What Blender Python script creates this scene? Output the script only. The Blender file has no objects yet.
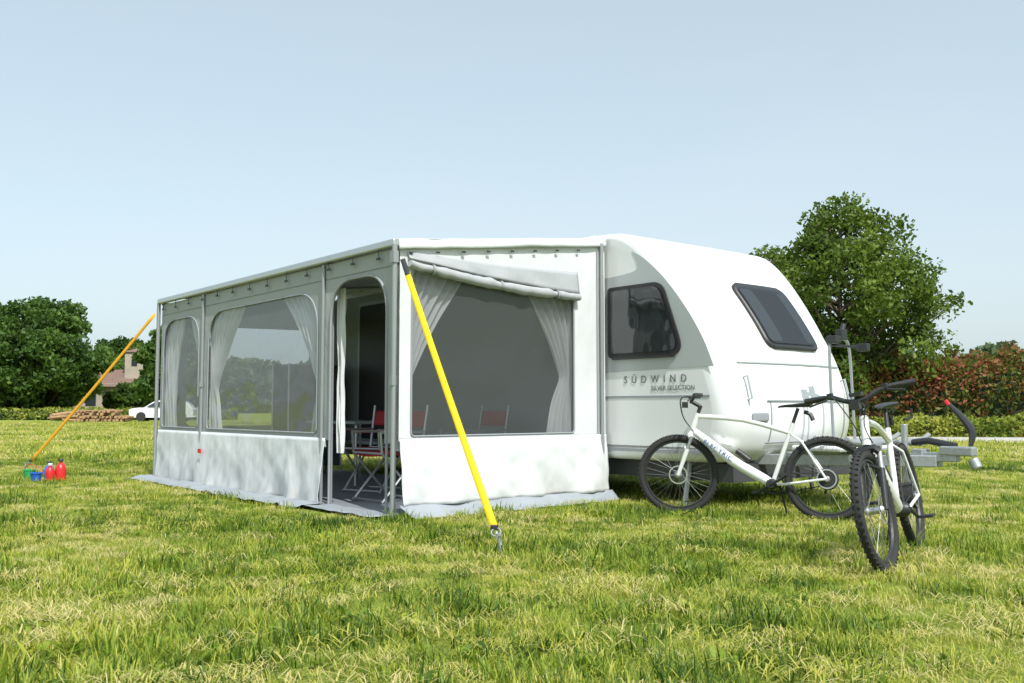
import bpy, math, random
import numpy as np
from mathutils import Vector, Matrix, noise
RND=random.Random(7)
rng=np.random.default_rng(11)
scene=bpy.context.scene
COL=scene.collection
try:
    scene.view_settings.view_transform='Standard'; scene.view_settings.look='None'; scene.view_settings.exposure=0
except Exception as e: print(e)

# ------------------------------------------------------------------ materials
def mat(name,col,rough=.6,metal=0.,var=.08,scale=6.,bump=0.,bscale=60.,trans=0.,tcol=None,coat=0.,stretch=None,spec=.5,dirt=None,bdist=.02):
    m=bpy.data.materials.new(name); m.use_nodes=True
    nt=m.node_tree; N=nt.nodes; L=nt.links
    bs=N['Principled BSDF']; out=N['Material Output']
    tc=N.new('ShaderNodeTexCoord'); mp=N.new('ShaderNodeMapping'); L.new(tc.outputs['Object'],mp.inputs[0])
    if stretch: mp.inputs['Scale'].default_value=stretch
    n1=N.new('ShaderNodeTexNoise'); n1.inputs['Scale'].default_value=scale; n1.inputs['Detail'].default_value=5
    L.new(mp.outputs[0],n1.inputs['Vector'])
    mx=N.new('ShaderNodeMix'); mx.data_type='RGBA'
    c=list(col)
    mx.inputs[6].default_value=[max(0,x*(1-var)) for x in c]+[1]
    mx.inputs[7].default_value=[min(1,x*(1+var)) for x in c]+[1]
    L.new(n1.outputs['Fac'],mx.inputs[0])
    colout=mx.outputs[2]
    if dirt:   # splashed soil near the ground (object z)
        sp=N.new('ShaderNodeSeparateXYZ'); L.new(tc.outputs['Object'],sp.inputs[0])
        mr=N.new('ShaderNodeMapRange'); mr.inputs[1].default_value=.0; mr.inputs[2].default_value=dirt; mr.inputs[3].default_value=1; mr.inputs[4].default_value=0
        L.new(sp.outputs['Z'],mr.inputs[0])
        n3=N.new('ShaderNodeTexNoise'); n3.inputs['Scale'].default_value=7; n3.inputs['Detail'].default_value=6; L.new(tc.outputs['Object'],n3.inputs['Vector'])
        mu=N.new('ShaderNodeMath'); mu.operation='MULTIPLY'; L.new(mr.outputs[0],mu.inputs[0]); L.new(n3.outputs['Fac'],mu.inputs[1])
        mu2=N.new('ShaderNodeMath'); mu2.operation='MULTIPLY'; mu2.inputs[1].default_value=.8; L.new(mu.outputs[0],mu2.inputs[0])
        m3=N.new('ShaderNodeMix'); m3.data_type='RGBA'; L.new(mu2.outputs[0],m3.inputs[0]); L.new(colout,m3.inputs[6]); m3.inputs[7].default_value=(.30,.29,.20,1); colout=m3.outputs[2]
    L.new(colout,bs.inputs['Base Color'])
    bs.inputs['Roughness'].default_value=rough; bs.inputs['Metallic'].default_value=metal
    bs.inputs['Specular IOR Level'].default_value=spec
    if coat: bs.inputs['Coat Weight'].default_value=coat
    if bump:
        n2=N.new('ShaderNodeTexNoise'); n2.inputs['Scale'].default_value=bscale; n2.inputs['Detail'].default_value=4
        L.new(mp.outputs[0],n2.inputs['Vector'])
        b=N.new('ShaderNodeBump'); b.inputs['Strength'].default_value=min(1,bump); b.inputs['Distance'].default_value=bdist
        L.new(n2.outputs['Fac'],b.inputs['Height']); L.new(b.outputs[0],bs.inputs['Normal'])
    if trans:
        t=N.new('ShaderNodeBsdfTranslucent')
        if tcol: t.inputs[0].default_value=list(tcol)+[1]
        else: L.new(mx.outputs[2],t.inputs[0])
        ms=N.new('ShaderNodeMixShader'); ms.inputs[0].default_value=trans
        L.new(bs.outputs[0],ms.inputs[1]); L.new(t.outputs[0],ms.inputs[2]); L.new(ms.outputs[0],out.inputs[0])
    return m

def film(name,col,transp,gloss,rough=.05,ttint=(1,1,1)):
    m=bpy.data.materials.new(name); m.use_nodes=True
    nt=m.node_tree; N=nt.nodes; L=nt.links
    N.remove(N['Principled BSDF']); out=N['Material Output']
    d=N.new('ShaderNodeBsdfDiffuse'); d.inputs[0].default_value=list(col)+[1]
    t=N.new('ShaderNodeBsdfTransparent'); t.inputs[0].default_value=list(ttint)+[1]
    g=N.new('ShaderNodeBsdfGlossy'); g.inputs['Roughness'].default_value=rough
    tc=N.new('ShaderNodeTexCoord'); n=N.new('ShaderNodeTexNoise'); n.inputs['Scale'].default_value=2.2; n.inputs['Detail'].default_value=2
    L.new(tc.outputs['Object'],n.inputs['Vector'])
    b=N.new('ShaderNodeBump'); b.inputs['Strength'].default_value=.5; b.inputs['Distance'].default_value=.06
    L.new(n.outputs['Fac'],b.inputs['Height']); L.new(b.outputs[0],g.inputs['Normal'])
    m1=N.new('ShaderNodeMixShader'); m1.inputs[0].default_value=transp
    L.new(d.outputs[0],m1.inputs[1]); L.new(t.outputs[0],m1.inputs[2])
    m2=N.new('ShaderNodeMixShader'); m2.inputs[0].default_value=gloss
    L.new(m1.outputs[0],m2.inputs[1]); L.new(g.outputs[0],m2.inputs[2]); L.new(m2.outputs[0],out.inputs[0])
    return m

def leafmat(name,cols,trans=.35,rough=.55,objrand=0.,nscale=.35,spec=.3):
    m=bpy.data.materials.new(name); m.use_nodes=True
    nt=m.node_tree; N=nt.nodes; L=nt.links
    bs=N['Principled BSDF']; out=N['Material Output']
    at=N.new('ShaderNodeAttribute'); at.attribute_name='tint'
    ge=N.new('ShaderNodeNewGeometry')
    n=N.new('ShaderNodeTexNoise'); n.inputs['Scale'].default_value=nscale; n.inputs['Detail'].default_value=4; n.inputs['Roughness'].default_value=.6
    L.new(ge.outputs['Position'],n.inputs['Vector'])
    m1=N.new('ShaderNodeMath'); m1.operation='MULTIPLY_ADD'; m1.inputs[1].default_value=2.0; m1.inputs[2].default_value=-1.0
    L.new(n.outputs['Fac'],m1.inputs[0])
    m2=N.new('ShaderNodeMath'); m2.operation='MULTIPLY_ADD'; m2.inputs[1].default_value=.9
    L.new(m1.outputs[0],m2.inputs[0]); L.new(at.outputs['Fac'],m2.inputs[2])
    last=m2
    if objrand:
        oi=N.new('ShaderNodeObjectInfo')
        m3=N.new('ShaderNodeMath'); m3.operation='MULTIPLY_ADD'; m3.inputs[1].default_value=objrand; 
        m4=N.new('ShaderNodeMath'); m4.operation='SUBTRACT'; m4.inputs[1].default_value=.5
        L.new(oi.outputs['Random'],m4.inputs[0]); L.new(m4.outputs[0],m3.inputs[0]); L.new(m2.outputs[0],m3.inputs[2]); last=m3
    cr=N.new('ShaderNodeValToRGB'); L.new(last.outputs[0],cr.inputs[0])
    e=cr.color_ramp.elements
    e[0].position=cols[0][0]; e[0].color=list(cols[0][1])+[1]
    e[1].position=cols[-1][0]; e[1].color=list(cols[-1][1])+[1]
    for p,c in cols[1:-1]:
        x=e.new(p); x.color=list(c)+[1]
    L.new(cr.outputs[0],bs.inputs['Base Color']); bs.inputs['Roughness'].default_value=rough; bs.inputs['Specular IOR Level'].default_value=spec
    t=N.new('ShaderNodeBsdfTranslucent'); L.new(cr.outputs[0],t.inputs[0])
    ms=N.new('ShaderNodeMixShader'); ms.inputs[0].default_value=trans
    L.new(bs.outputs[0],ms.inputs[1]); L.new(t.outputs[0],ms.inputs[2]); L.new(ms.outputs[0],out.inputs[0])
    return m

M_white=mat('caravan_white',(.74,.75,.76),.28,var=.03,scale=1.5,coat=.3)
M_silver=mat('silver_paint',(.45,.48,.49),.35,metal=.15,var=.03,scale=2)
M_wallshade=mat('wall_shade_grey',(.34,.36,.38),.5,var=.04)  # darker grey for the caravan wall inside the awning, shade put into colour
M_dark=mat('black_plastic',(.025,.026,.028),.45,var=.2,bump=.1)
M_under=mat('underbody_paint',(.05,.052,.055),.7,var=.3)
M_rubber=mat('rubber',(.03,.03,.03),.8,var=.25,bump=.6,bscale=220)
M_alu=mat('aluminium',(.55,.56,.57),.35,metal=.8,var=.08,scale=20)
M_steel=mat('galvanised_steel',(.38,.40,.41),.5,metal=.6,var=.25,scale=30)
M_pole=mat('grey_pole',(.30,.32,.33),.45,metal=.3,var=.06,scale=10)
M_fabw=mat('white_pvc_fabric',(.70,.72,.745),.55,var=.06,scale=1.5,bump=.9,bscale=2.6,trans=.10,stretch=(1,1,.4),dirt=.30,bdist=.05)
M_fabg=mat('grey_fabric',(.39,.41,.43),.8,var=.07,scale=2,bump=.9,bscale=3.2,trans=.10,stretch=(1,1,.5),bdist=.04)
M_trim=mat('trim_grey',(.28,.30,.32),.7,var=.08,scale=5)
M_flap=mat('mud_flap_fabric',(.27,.30,.33),.6,var=.2,scale=5,bump=.9,bscale=7)
M_floor=mat('groundsheet_fabric',(.20,.22,.25),.7,var=.15,scale=5,bump=.8,bscale=7)
M_roof=mat('roof_fabric',(.70,.72,.75),.6,var=.04,bump=.4,bscale=4,trans=.04)
M_curt=mat('curtain_fabric',(.84,.85,.87),.9,var=.05,scale=5,trans=.30)
M_pvc=film('clear_pvc',(.40,.42,.44),.72,.13,.06,(.88,.90,.91))
M_mesh=film('mesh_window',(.10,.11,.115),.60,.03,.2,(.92,.93,.93))
M_glass=film('acrylic_glass',(.03,.035,.04),.55,.12,.03,(.55,.58,.6))
M_yel=mat('yellow_strap',(.85,.58,.0),.6,var=.05,scale=40,bump=.3,bscale=200,trans=.1)
M_ora=mat('orange_strap',(.85,.42,.01),.6,var=.05,scale=40,bump=.3,bscale=200,trans=.1)
M_red=mat('red_fabric',(.42,.03,.04),.7,var=.1)
M_redp=mat('red_plastic',(.6,.02,.02),.35,var=.05)
M_blup=mat('blue_plastic',(.02,.12,.55),.35,var=.05)
M_grnp=mat('green_plastic',(.02,.40,.12),.35,var=.05)
M_bikew=mat('bike_white_paint',(.74,.75,.75),.25,var=.02,coat=.5)
M_spoke=mat('spoke_steel',(.22,.22,.23),.4,metal=.7)
M_bark=mat('bark',(.12,.09,.065),.9,var=.35,scale=10,bump=1,bscale=14)
M_text=mat('letter_grey',(.12,.13,.14),.4)
M_log=mat('cut_wood',(.36,.22,.12),.85,var=.45,scale=3,bump=.5)
M_wall=mat('rendered_wall',(.38,.33,.26),.9,var=.2,scale=1.5,bump=.4)
M_tile=mat('roof_tiles',(.17,.11,.085),.85,var=.3,scale=3,bump=.8,bscale=12)
M_carw=mat('car_paint_white',(.75,.76,.77),.25,var=.02,coat=.5)
M_cglass=mat('car_glass',(.03,.04,.05),.08,var=.05)
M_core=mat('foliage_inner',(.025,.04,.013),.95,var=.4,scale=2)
M_road=mat('concrete_road',(.42,.41,.39),.9,var=.15,scale=3,bump=.5,bscale=30)

# ------------------------------------------------------------------ mesh builder
def empty(name,loc=(0,0,0),rotz=0,rot=None,parent=None):
    e=bpy.data.objects.new(name,None); COL.objects.link(e); e.empty_display_size=.3
    e.location=loc; e.rotation_euler=rot if rot else (0,0,rotz)
    if parent: e.parent=parent
    return e
class MB:
    def __init__(s): s.v=[];s.f=[];s.m=[];s.M=Matrix.Identity(4);s.mi=0
    def add(s,vs,fs):
        o=len(s.v)
        for p in vs: s.v.append(tuple(s.M@Vector(p)))
        for f in fs: s.f.append(tuple(i+o for i in f)); s.m.append(s.mi)
    def tube(s,pts,r,n=8,closed=False,cap=True):
        pts=[Vector(p) for p in pts]; k=len(pts); rs=r if isinstance(r,(list,tuple)) else [r]*k
        vs=[];prev=None
        for i,p in enumerate(pts):
            if closed: t=pts[(i+1)%k]-pts[i-1]
            else: t=pts[min(i+1,k-1)]-pts[max(i-1,0)]
            if t.length<1e-9: t=Vector((0,0,1))
            t.normalize()
            if prev is None:
                a=Vector((0,0,1)) if abs(t.z)<.9 else Vector((1,0,0))
                u=t.cross(a).normalized()
            else:
                u=prev-t*prev.dot(t); u.normalize()
            prev=u; w=t.cross(u)
            for j in range(n):
                an=2*math.pi*j/n; vs.append(p+(u*math.cos(an)+w*math.sin(an))*rs[i])
        fs=[]
        for i in range(k if closed else k-1):
            i2=(i+1)%k
            for j in range(n):
                j2=(j+1)%n; fs.append((i*n+j,i*n+j2,i2*n+j2,i2*n+j))
        if cap and not closed:
            fs.append(tuple(range(n))[::-1]); fs.append(tuple((k-1)*n+j for j in range(n)))
        s.add(vs,fs)
    def box(s,c,d,R=None):
        c=Vector(c); R=R or Matrix.Identity(3)
        vs=[c+R@Vector((x*d[0]/2,y*d[1]/2,z*d[2]/2)) for x in(-1,1) for y in(-1,1) for z in(-1,1)]
        s.add(vs,[(0,1,3,2),(4,6,7,5),(0,4,5,1),(2,3,7,6),(0,2,6,4),(1,5,7,3)])
    def ring(s,c,axis,R,r,N=40,n=8,ry=None):
        axis=Vector(axis).normalized(); a=Vector((0,0,1)) if abs(axis.z)<.9 else Vector((1,0,0))
        u=axis.cross(a).normalized(); w=axis.cross(u); c=Vector(c); ry=ry or r
        vs=[];fs=[]
        for i in range(N):
            A=2*math.pi*i/N; d=u*math.cos(A)+w*math.sin(A)
            for j in range(n):
                B=2*math.pi*j/n; vs.append(c+d*(R+r*math.cos(B))+axis*(ry*math.sin(B)))
        for i in range(N):
            for j in range(n):
                fs.append((i*n+j,((i+1)%N)*n+j,((i+1)%N)*n+(j+1)%n,i*n+(j+1)%n))
        s.add(vs,fs)
    def lathe(s,prof,c,axis=(0,0,1),n=20):
        axis=Vector(axis).normalized(); a=Vector((0,0,1)) if abs(axis.z)<.9 else Vector((1,0,0))
        u=axis.cross(a).normalized(); w=axis.cross(u); c=Vector(c); vs=[];fs=[]
        for (r,h) in prof:
            for j in range(n):
                B=2*math.pi*j/n; vs.append(c+axis*h+(u*math.cos(B)+w*math.sin(B))*r)
        for i in range(len(prof)-1):
            for j in range(n): fs.append((i*n+j,i*n+(j+1)%n,(i+1)*n+(j+1)%n,(i+1)*n+j))
        fs.append(tuple(range(n))[::-1]); k=len(prof)-1; fs.append(tuple(k*n+j for j in range(n)))
        s.add(vs,fs)
    def grid(s,nu,nv,fn):
        vs=[fn(i/nu,j/nv) for j in range(nv+1) for i in range(nu+1)]
        fs=[(j*(nu+1)+i,j*(nu+1)+i+1,(j+1)*(nu+1)+i+1,(j+1)*(nu+1)+i) for j in range(nv) for i in range(nu)]
        s.add(vs,fs)
    def obj(s,name,mats,parent=None,smooth=True,bevel=0,solid=0,angle=40):
        me=bpy.data.meshes.new(name); me.from_pydata(s.v,[],s.f)
        mats=mats if isinstance(mats,list) else [mats]
        for m in mats: me.materials.append(m)
        me.polygons.foreach_set('material_index',s.m)
        me.update()
        if smooth:
            me.polygons.foreach_set('use_smooth',[True]*len(me.polygons))
            try: me.set_sharp_from_angle(angle=math.radians(angle))
            except Exception: pass
        o=bpy.data.objects.new(name,me); COL.objects.link(o)
        if parent: o.parent=parent
        if solid:
            md=o.modifiers.new('s','SOLIDIFY'); md.thickness=solid; md.offset=0
        if bevel:
            md=o.modifiers.new('b','BEVEL'); md.width=bevel; md.segments=2; md.limit_method='ANGLE'
        return o

def rpoly(pts,r,seg=6):
    out=[];n=len(pts); rs=r if isinstance(r,(list,tuple)) else [r]*n
    for i in range(n):
        p=Vector(pts[i]);a=Vector(pts[i-1]);b=Vector(pts[(i+1)%n]); rr=rs[i]
        if rr<=0: out.append(tuple(p)); continue
        da=(a-p);db=(b-p); r1=min(rr,da.length*.49); r2=min(rr,db.length*.49)
        A=p+da.normalized()*r1; B=p+db.normalized()*r2
        for k in range(seg+1):
            t=k/seg; q=A*(1-t)**2+p*(2*t*(1-t))+B*t*t
            out.append(tuple(q))
    return out
def plate(name,outer,holes,thick,M,material,parent=None):
    cu=bpy.data.curves.new(name,'CURVE'); cu.dimensions='2D'; cu.fill_mode='BOTH'; cu.extrude=thick/2
    for poly in [outer]+list(holes):
        sp=cu.splines.new('POLY'); sp.points.add(len(poly)-1)
        for i,p in enumerate(poly): sp.points[i].co=(p[0],p[1],0,1)
        sp.use_cyclic_u=True
    ob=bpy.data.objects.new('tmp',cu); COL.objects.link(ob); bpy.context.view_layer.update()
    dg=bpy.context.evaluated_depsgraph_get(); me=bpy.data.meshes.new_from_object(ob.evaluated_get(dg))
    bpy.data.objects.remove(ob); me.name=name; me.transform(M); me.materials.clear(); me.materials.append(material)
    o=bpy.data.objects.new(name,me); COL.objects.link(o)
    if parent: o.parent=parent
    return o
def MAT4(X,Y,Z,T): 
    return Matrix(((X[0],Y[0],Z[0],T[0]),(X[1],Y[1],Z[1],T[1]),(X[2],Y[2],Z[2],T[2]),(0,0,0,1)))
def catmull(P,sub=6,closed=False):
    out=[];n=len(P)
    for i in range(n if closed else n-1):
        p0=P[(i-1)%n] if closed or i>0 else P[0]; p1=P[i]; p2=P[(i+1)%n]
        p3=P[(i+2)%n] if closed or i+2<n else P[-1]
        for k in range(sub):
            t=k/sub
            out.append(tuple(.5*((2*p1[c])+(-p0[c]+p2[c])*t+(2*p0[c]-5*p1[c]+4*p2[c]-p3[c])*t*t+(-p0[c]+3*p1[c]-3*p2[c]+p3[c])*t**3) for c in range(len(P[0]))))
    if not closed: out.append(tuple(P[-1]))
    return out

# ------------------------------------------------------------------ camera / light / sky
cam=bpy.data.cameras.new('camera'); cam.lens=33.5; cam.sensor_width=36; cam.clip_end=3000; cam.clip_start=.05
co=bpy.data.objects.new('camera',cam); COL.objects.link(co); co.location=(0,0,.92)
co.rotation_euler=(math.radians(94.0),0,0); scene.camera=co
el=math.radians(54); sd=Vector((.42,-.91,0)).normalized()*math.cos(el); sd.z=math.sin(el)
sl=bpy.data.lights.new('sun','SUN'); sl.energy=5.0; sl.angle=math.radians(.5); sl.color=(1,.97,.92)
so=bpy.data.objects.new('sun',sl); COL.objects.link(so); so.rotation_euler=sd.to_track_quat('Z','Y').to_euler(); so.location=(5,-10,20)
w=bpy.data.worlds.new('World'); scene.world=w; w.use_nodes=True
nt=w.node_tree; N=nt.nodes; L=nt.links; bg=N['Background']; bg.inputs[1].default_value=.15
sky=N.new('ShaderNodeTexSky'); sky.sky_type='NISHITA'; sky.sun_disc=False; sky.sun_elevation=el; sky.sun_rotation=math.atan2(sd.x,sd.y)
sky.air_density=1.0; sky.dust_density=2.6; sky.ozone_density=1.0; sky.altitude=0
hs=N.new('ShaderNodeHueSaturation'); hs.inputs['Saturation'].default_value=.60; hs.inputs['Value'].default_value=1.5
L.new(sky.outputs[0],hs.inputs['Color'])
tt=N.new('ShaderNodeMix'); tt.data_type='RGBA'; tt.blend_type='MULTIPLY'; tt.inputs[0].default_value=1; L.new(hs.outputs[0],tt.inputs[6]); tt.inputs[7].default_value=(.94,1.02,1.0,1)
hz=N.new('ShaderNodeMix'); hz.data_type='RGBA'; hz.inputs[0].default_value=.5; L.new(tt.outputs[2],hz.inputs[6]); hz.inputs[7].default_value=(4.2,5.1,5.6,1)
tc=N.new('ShaderNodeTexCoord'); mp=N.new('ShaderNodeMapping'); mp.inputs['Scale'].default_value=(.8,.8,3)
L.new(tc.outputs['Generated'],mp.inputs[0]); nz=N.new('ShaderNodeTexNoise'); nz.inputs['Scale'].default_value=1.3; nz.inputs['Detail'].default_value=6; nz.inputs['Roughness'].default_value=.5
L.new(mp.outputs[0],nz.inputs['Vector'])
cr=N.new('ShaderNodeValToRGB'); cr.color_ramp.elements[0].position=.45; cr.color_ramp.elements[1].position=.85
cr.color_ramp.elements[0].color=(0,0,0,1); cr.color_ramp.elements[1].color=(.35,.35,.35,1); L.new(nz.outputs['Fac'],cr.inputs[0])
mx=N.new('ShaderNodeMix'); mx.data_type='RGBA'; L.new(cr.outputs[0],mx.inputs[0]); L.new(hz.outputs[2],mx.inputs[6]); mx.inputs[7].default_value=(5.5,5.8,5.9,1)
L.new(mx.outputs[2],bg.inputs[0])

# ------------------------------------------------------------------ ground
OX,OY=-.98,8.05; TH=math.atan2(.63,.776); cT,sT=math.cos(TH),math.sin(TH)
def loc2w(x,y): return (OX+x*cT-y*sT, OY+x*sT+y*cT)
gm=bpy.data.materials.new('meadow_soil'); gm.use_nodes=True
N=gm.node_tree.nodes; L=gm.node_tree.links; bs=N['Principled BSDF']; bs.inputs['Roughness'].default_value=.95; bs.inputs['Specular IOR Level'].default_value=.1
ge=N.new('ShaderNodeNewGeometry')
def nz_(sc,det=6,stretch=None):
    n=N.new('ShaderNodeTexNoise'); n.inputs['Scale'].default_value=sc; n.inputs['Detail'].default_value=det; n.inputs['Roughness'].default_value=.65
    L.new(ge.outputs['Position'],n.inputs['Vector'])
    return n
a=nz_(.35); b=nz_(9)
cr=N.new('ShaderNodeValToRGB'); e=cr.color_ramp.elements
e[0].position=.3; e[0].color=(.13,.20,.032,1); e[1].position=.74; e[1].color=(.44,.42,.12,1); x=e.new(.5); x.color=(.26,.32,.055,1)
ad=N.new('ShaderNodeMix'); ad.data_type='FLOAT'; ad.inputs[0].default_value=.5; L.new(a.outputs['Fac'],ad.inputs[2]); L.new(b.outputs['Fac'],ad.inputs[3])
L.new(ad.outputs[0],cr.inputs[0]); L.new(cr.outputs[0],bs.inputs['Base Color'])
bp=N.new('ShaderNodeBump'); bp.inputs['Strength'].default_value=1; bp.inputs['Distance'].default_value=.06; c=nz_(25); L.new(c.outputs['Fac'],bp.inputs['Height']); L.new(bp.outputs[0],bs.inputs['Normal'])
g=MB(); g.grid(60,60,lambda u,v:((u-.5)*1600,(v-.5)*1600+300,0)); g.obj('ground',gm)
RA=np.array([6.5,27.6]);RB=np.array([36.,21.3]); rd_=(RB-RA)/np.linalg.norm(RB-RA); rn_=np.array([-rd_[1],rd_[0]])
mb=MB(); LR=float(np.linalg.norm(RB-RA))
mb.grid(80,4,lambda u,v:(RA[0]+rd_[0]*LR*u+rn_[0]*((v-.5)*2.6+.15*noise.noise(Vector((u*20,v,0)))),RA[1]+rd_[1]*LR*u+rn_[1]*((v-.5)*2.6+.15*noise.noise(Vector((u*20,v,0)))),.12*math.sin(math.pi*v)+.004)); mb.obj('farm_road',M_road)

GR=[(0.0,(.045,.10,.010)),(.28,(.16,.26,.022)),(.52,(.33,.40,.042)),(.78,(.55,.53,.095)),(1.0,(.68,.60,.27))]
M_grass=leafmat('grass_blade',GR,trans=.42,rough=.5,objrand=.5,nscale=.6,spec=.35)
def blade_clump(name,n,rad,h0,h1,w,lay,seed,tint=(.25,.75),col=None):
    r=np.random.default_rng(seed); V=[];F=[];T=[]
    for i in range(n):
        a=r.uniform(0,6.283); d=rad*math.sqrt(r.uniform()); bx,by=d*math.cos(a),d*math.sin(a)
        h=r.uniform(h0,h1); az=r.uniform(0,6.283); ln=r.uniform(.15,1)*lay
        dx,dy=math.cos(az),math.sin(az); px,py=-dy,dx; ww=w*r.uniform(.6,1.4)
        t=r.uniform(*tint); o=len(V)
        for k,(f,wf) in enumerate([(0,1),(.4,.95),(.75,.65),(1,0)]):
            out=h*ln*f*f; z=h*f*(1-.35*ln*f)-.008
            if lay>1.2: out=h*f; z=.012+.03*math.sin(f*3.14)*r.uniform(.3,1)+ .02
            cx,cy=bx+dx*out,by+dy*out
            if wf>0:
                V+=[(cx-px*ww*wf,cy-py*ww*wf,z),(cx+px*ww*wf,cy+py*ww*wf,z)]; T+=[t+f*.12]*2
            else: V.append((cx,cy,z)); T.append(t+.15)
        F+=[(o,o+1,o+3,o+2),(o+2,o+3,o+5,o+4),(o+4,o+5,o+6)]
    me=bpy.data.meshes.new(name); me.from_pydata(V,[],F); me.materials.append(M_grass)
    at=me.attributes.new('tint','FLOAT','POINT'); at.data.foreach_set('value',T)
    me.polygons.foreach_set('use_smooth',[True]*len(me.polygons))
    o=bpy.data.objects.new(name,me); col.objects.link(o); return o
cn=bpy.data.collections.new('grass_clumps')
for k in range(4): blade_clump('clump_a%d'%k,34,.11,.03,.085,.0022,1.0,k,(.15,.65),cn)
for k in range(2): blade_clump('clump_b%d'%k,26,.10,.05,.12,.0028,.9,10+k,(-.05,.4),cn)
for k in range(2): blade_clump('clump_c%d'%k,30,.12,.05,.13,.0018,1.5,20+k,(.72,1.0),cn)
def weed_clump(name,seed):
    r=np.random.default_rng(seed); V=[];F=[];T=[]
    for i in range(14):
        az=r.uniform(0,6.283); Ls=r.uniform(.02,.05); ww=Ls*.28; bx,by=r.normal(0,.03,2); el_=r.uniform(.2,1.0); t=r.uniform(.2,.5); o=len(V)
        dx,dy=math.cos(az),math.sin(az); px,py=-dy,dx
        for f,wf in((0,.15),(.45,1),(.8,.7)):
            z=Ls*f*el_+.015; V+=[(bx+dx*Ls*f-px*ww*wf,by+dy*Ls*f-py*ww*wf,z),(bx+dx*Ls*f+px*ww*wf,by+dy*Ls*f+py*ww*wf,z)]; T+=[t,t]
        V.append((bx+dx*Ls,by+dy*Ls,Ls*el_*.9+.015)); T.append(t); F+=[(o,o+1,o+3,o+2),(o+2,o+3,o+5,o+4),(o+4,o+5,o+6)]
    me=bpy.data.meshes.new(name); me.from_pydata(V,[],F); me.materials.append(M_grass); at=me.attributes.new('tint','FLOAT','POINT'); at.data.foreach_set('value',T)
    cn.objects.link(bpy.data.objects.new(name,me))
weed_clump('clump_d0',1); weed_clump('clump_d1',2)
cf=bpy.data.collections.new('grass_clumps_far')
for k in range(4): blade_clump('clump_f%d'%k,34,.24,.04,.11,.005,.8,30+k,(.2,.75),cf)
blade_clump('clump_f5',30,.24,.05,.13,.004,1.5,40,(.7,1.0),cf)
def scatter(name,pts,scl,ncl,coll):
    n=len(pts); me=bpy.data.meshes.new(name); me.vertices.add(n); me.vertices.foreach_set('co',np.asarray(pts,dtype=np.float32).ravel())
    rot=np.zeros((n,3),np.float32); rot[:,2]=rng.uniform(0,6.283,n); rot[:,0]=rng.normal(0,.08,n)
    a=me.attributes.new('rot','FLOAT_VECTOR','POINT'); a.data.foreach_set('vector',rot.ravel())
    a=me.attributes.new('scl','FLOAT','POINT'); a.data.foreach_set('value',np.asarray(scl,np.float32))
    a=me.attributes.new('idx','INT','POINT'); a.data.foreach_set('value',np.asarray(ncl,np.int32))
    o=bpy.data.objects.new(name,me); COL.objects.link(o)
    ng=bpy.data.node_groups.new(name,'GeometryNodeTree')
    ng.interface.new_socket('Geometry',in_out='INPUT',socket_type='NodeSocketGeometry'); ng.interface.new_socket('Geometry',in_out='OUTPUT',socket_type='NodeSocketGeometry')
    N=ng.nodes; L=ng.links; gi=N.new('NodeGroupInput'); go=N.new('NodeGroupOutput'); ip=N.new('GeometryNodeInstanceOnPoints')
    ci=N.new('GeometryNodeCollectionInfo'); ci.inputs[0].default_value=coll; ci.inputs['Separate Children'].default_value=True; ci.inputs['Reset Children'].default_value=True
    def na(nm,t): 
        x=N.new('GeometryNodeInputNamedAttribute'); x.data_type=t; x.inputs['Name'].default_value=nm; return x.outputs['Attribute']
    er=N.new('FunctionNodeEulerToRotation'); L.new(na('rot','FLOAT_VECTOR'),er.inputs[0])
    L.new(gi.outputs[0],ip.inputs['Points']); L.new(ci.outputs[0],ip.inputs['Instance']); ip.inputs['Pick Instance'].default_value=True
    L.new(na('idx','INT'),ip.inputs['Instance Index']); L.new(er.outputs[0],ip.inputs['Rotation']); L.new(na('scl','FLOAT'),ip.inputs['Scale'])
    L.new(ip.outputs[0],go.inputs[0]); md=o.modifiers.new('scatter','NODES'); md.node_group=ng
    return o
def meadow_pts(d0,d1,dens,extra=2.5):
    A=(d1-d0)*(1.35*d1+2*extra); n=int(A*dens)
    y=rng.uniform(d0,d1,n); x=rng.uniform(-.5,.5,n)*(1.35*d1+2*extra)
    k=np.abs(x)<(.675*y+extra); x=x[k];y=y[k]
    lx=(x-OX)*cT+(y-OY)*sT; ly=-(x-OX)*sT+(y-OY)*cT
    bad=(lx>-.36)&(lx<2.75)&(ly>-.14)&(ly<6.15)
    bad|=(lx>2.7)&(lx<4.7)&(ly>-.6)&(ly<6.2)&(rng.uniform(size=len(x))<.6)
    rr=(x-RA[0])*rn_[0]+(y-RA[1])*rn_[1]; rl=(x-RA[0])*rd_[0]+(y-RA[1])*rd_[1]
    bad|=(np.abs(rr)<1.2)&(rl>0)&(rl<LR)
    return np.stack([x[~bad],y[~bad],np.zeros((~bad).sum())],1)
P1=meadow_pts(1.6,8,155); P2=meadow_pts(8,17,90,3)
P=np.concatenate([P1,P2]); n=len(P)
nv=np.array([noise.noise(Vector((p[0]*.9,p[1]*.9,0)))+.6*noise.noise(Vector((p[0]*2.6,p[1]*2.6,7))) for p in P])
idx=rng.integers(0,4,n); q=rng.uniform(size=n)
idx=np.where((q<.10+.6*np.clip(nv,0,1)),rng.integers(4,6,n),idx); idx=np.where(q>.84+.35*np.clip(nv,-.4,.3),rng.integers(6,8,n),idx)
idx=np.where(rng.uniform(size=n)<.06,rng.integers(8,10,n),idx)
scatter('meadow_grass',P,rng.uniform(.6,1.25,n)*(1+.45*np.clip(nv,-.6,.8)),idx,cn)
P3=meadow_pts(16,55,14,6); n=len(P3)
scatter('meadow_grass.001',P3,rng.uniform(.8,1.5,n)*(1+P3[:,1]*.012),rng.integers(0,5,n),cf)
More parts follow.
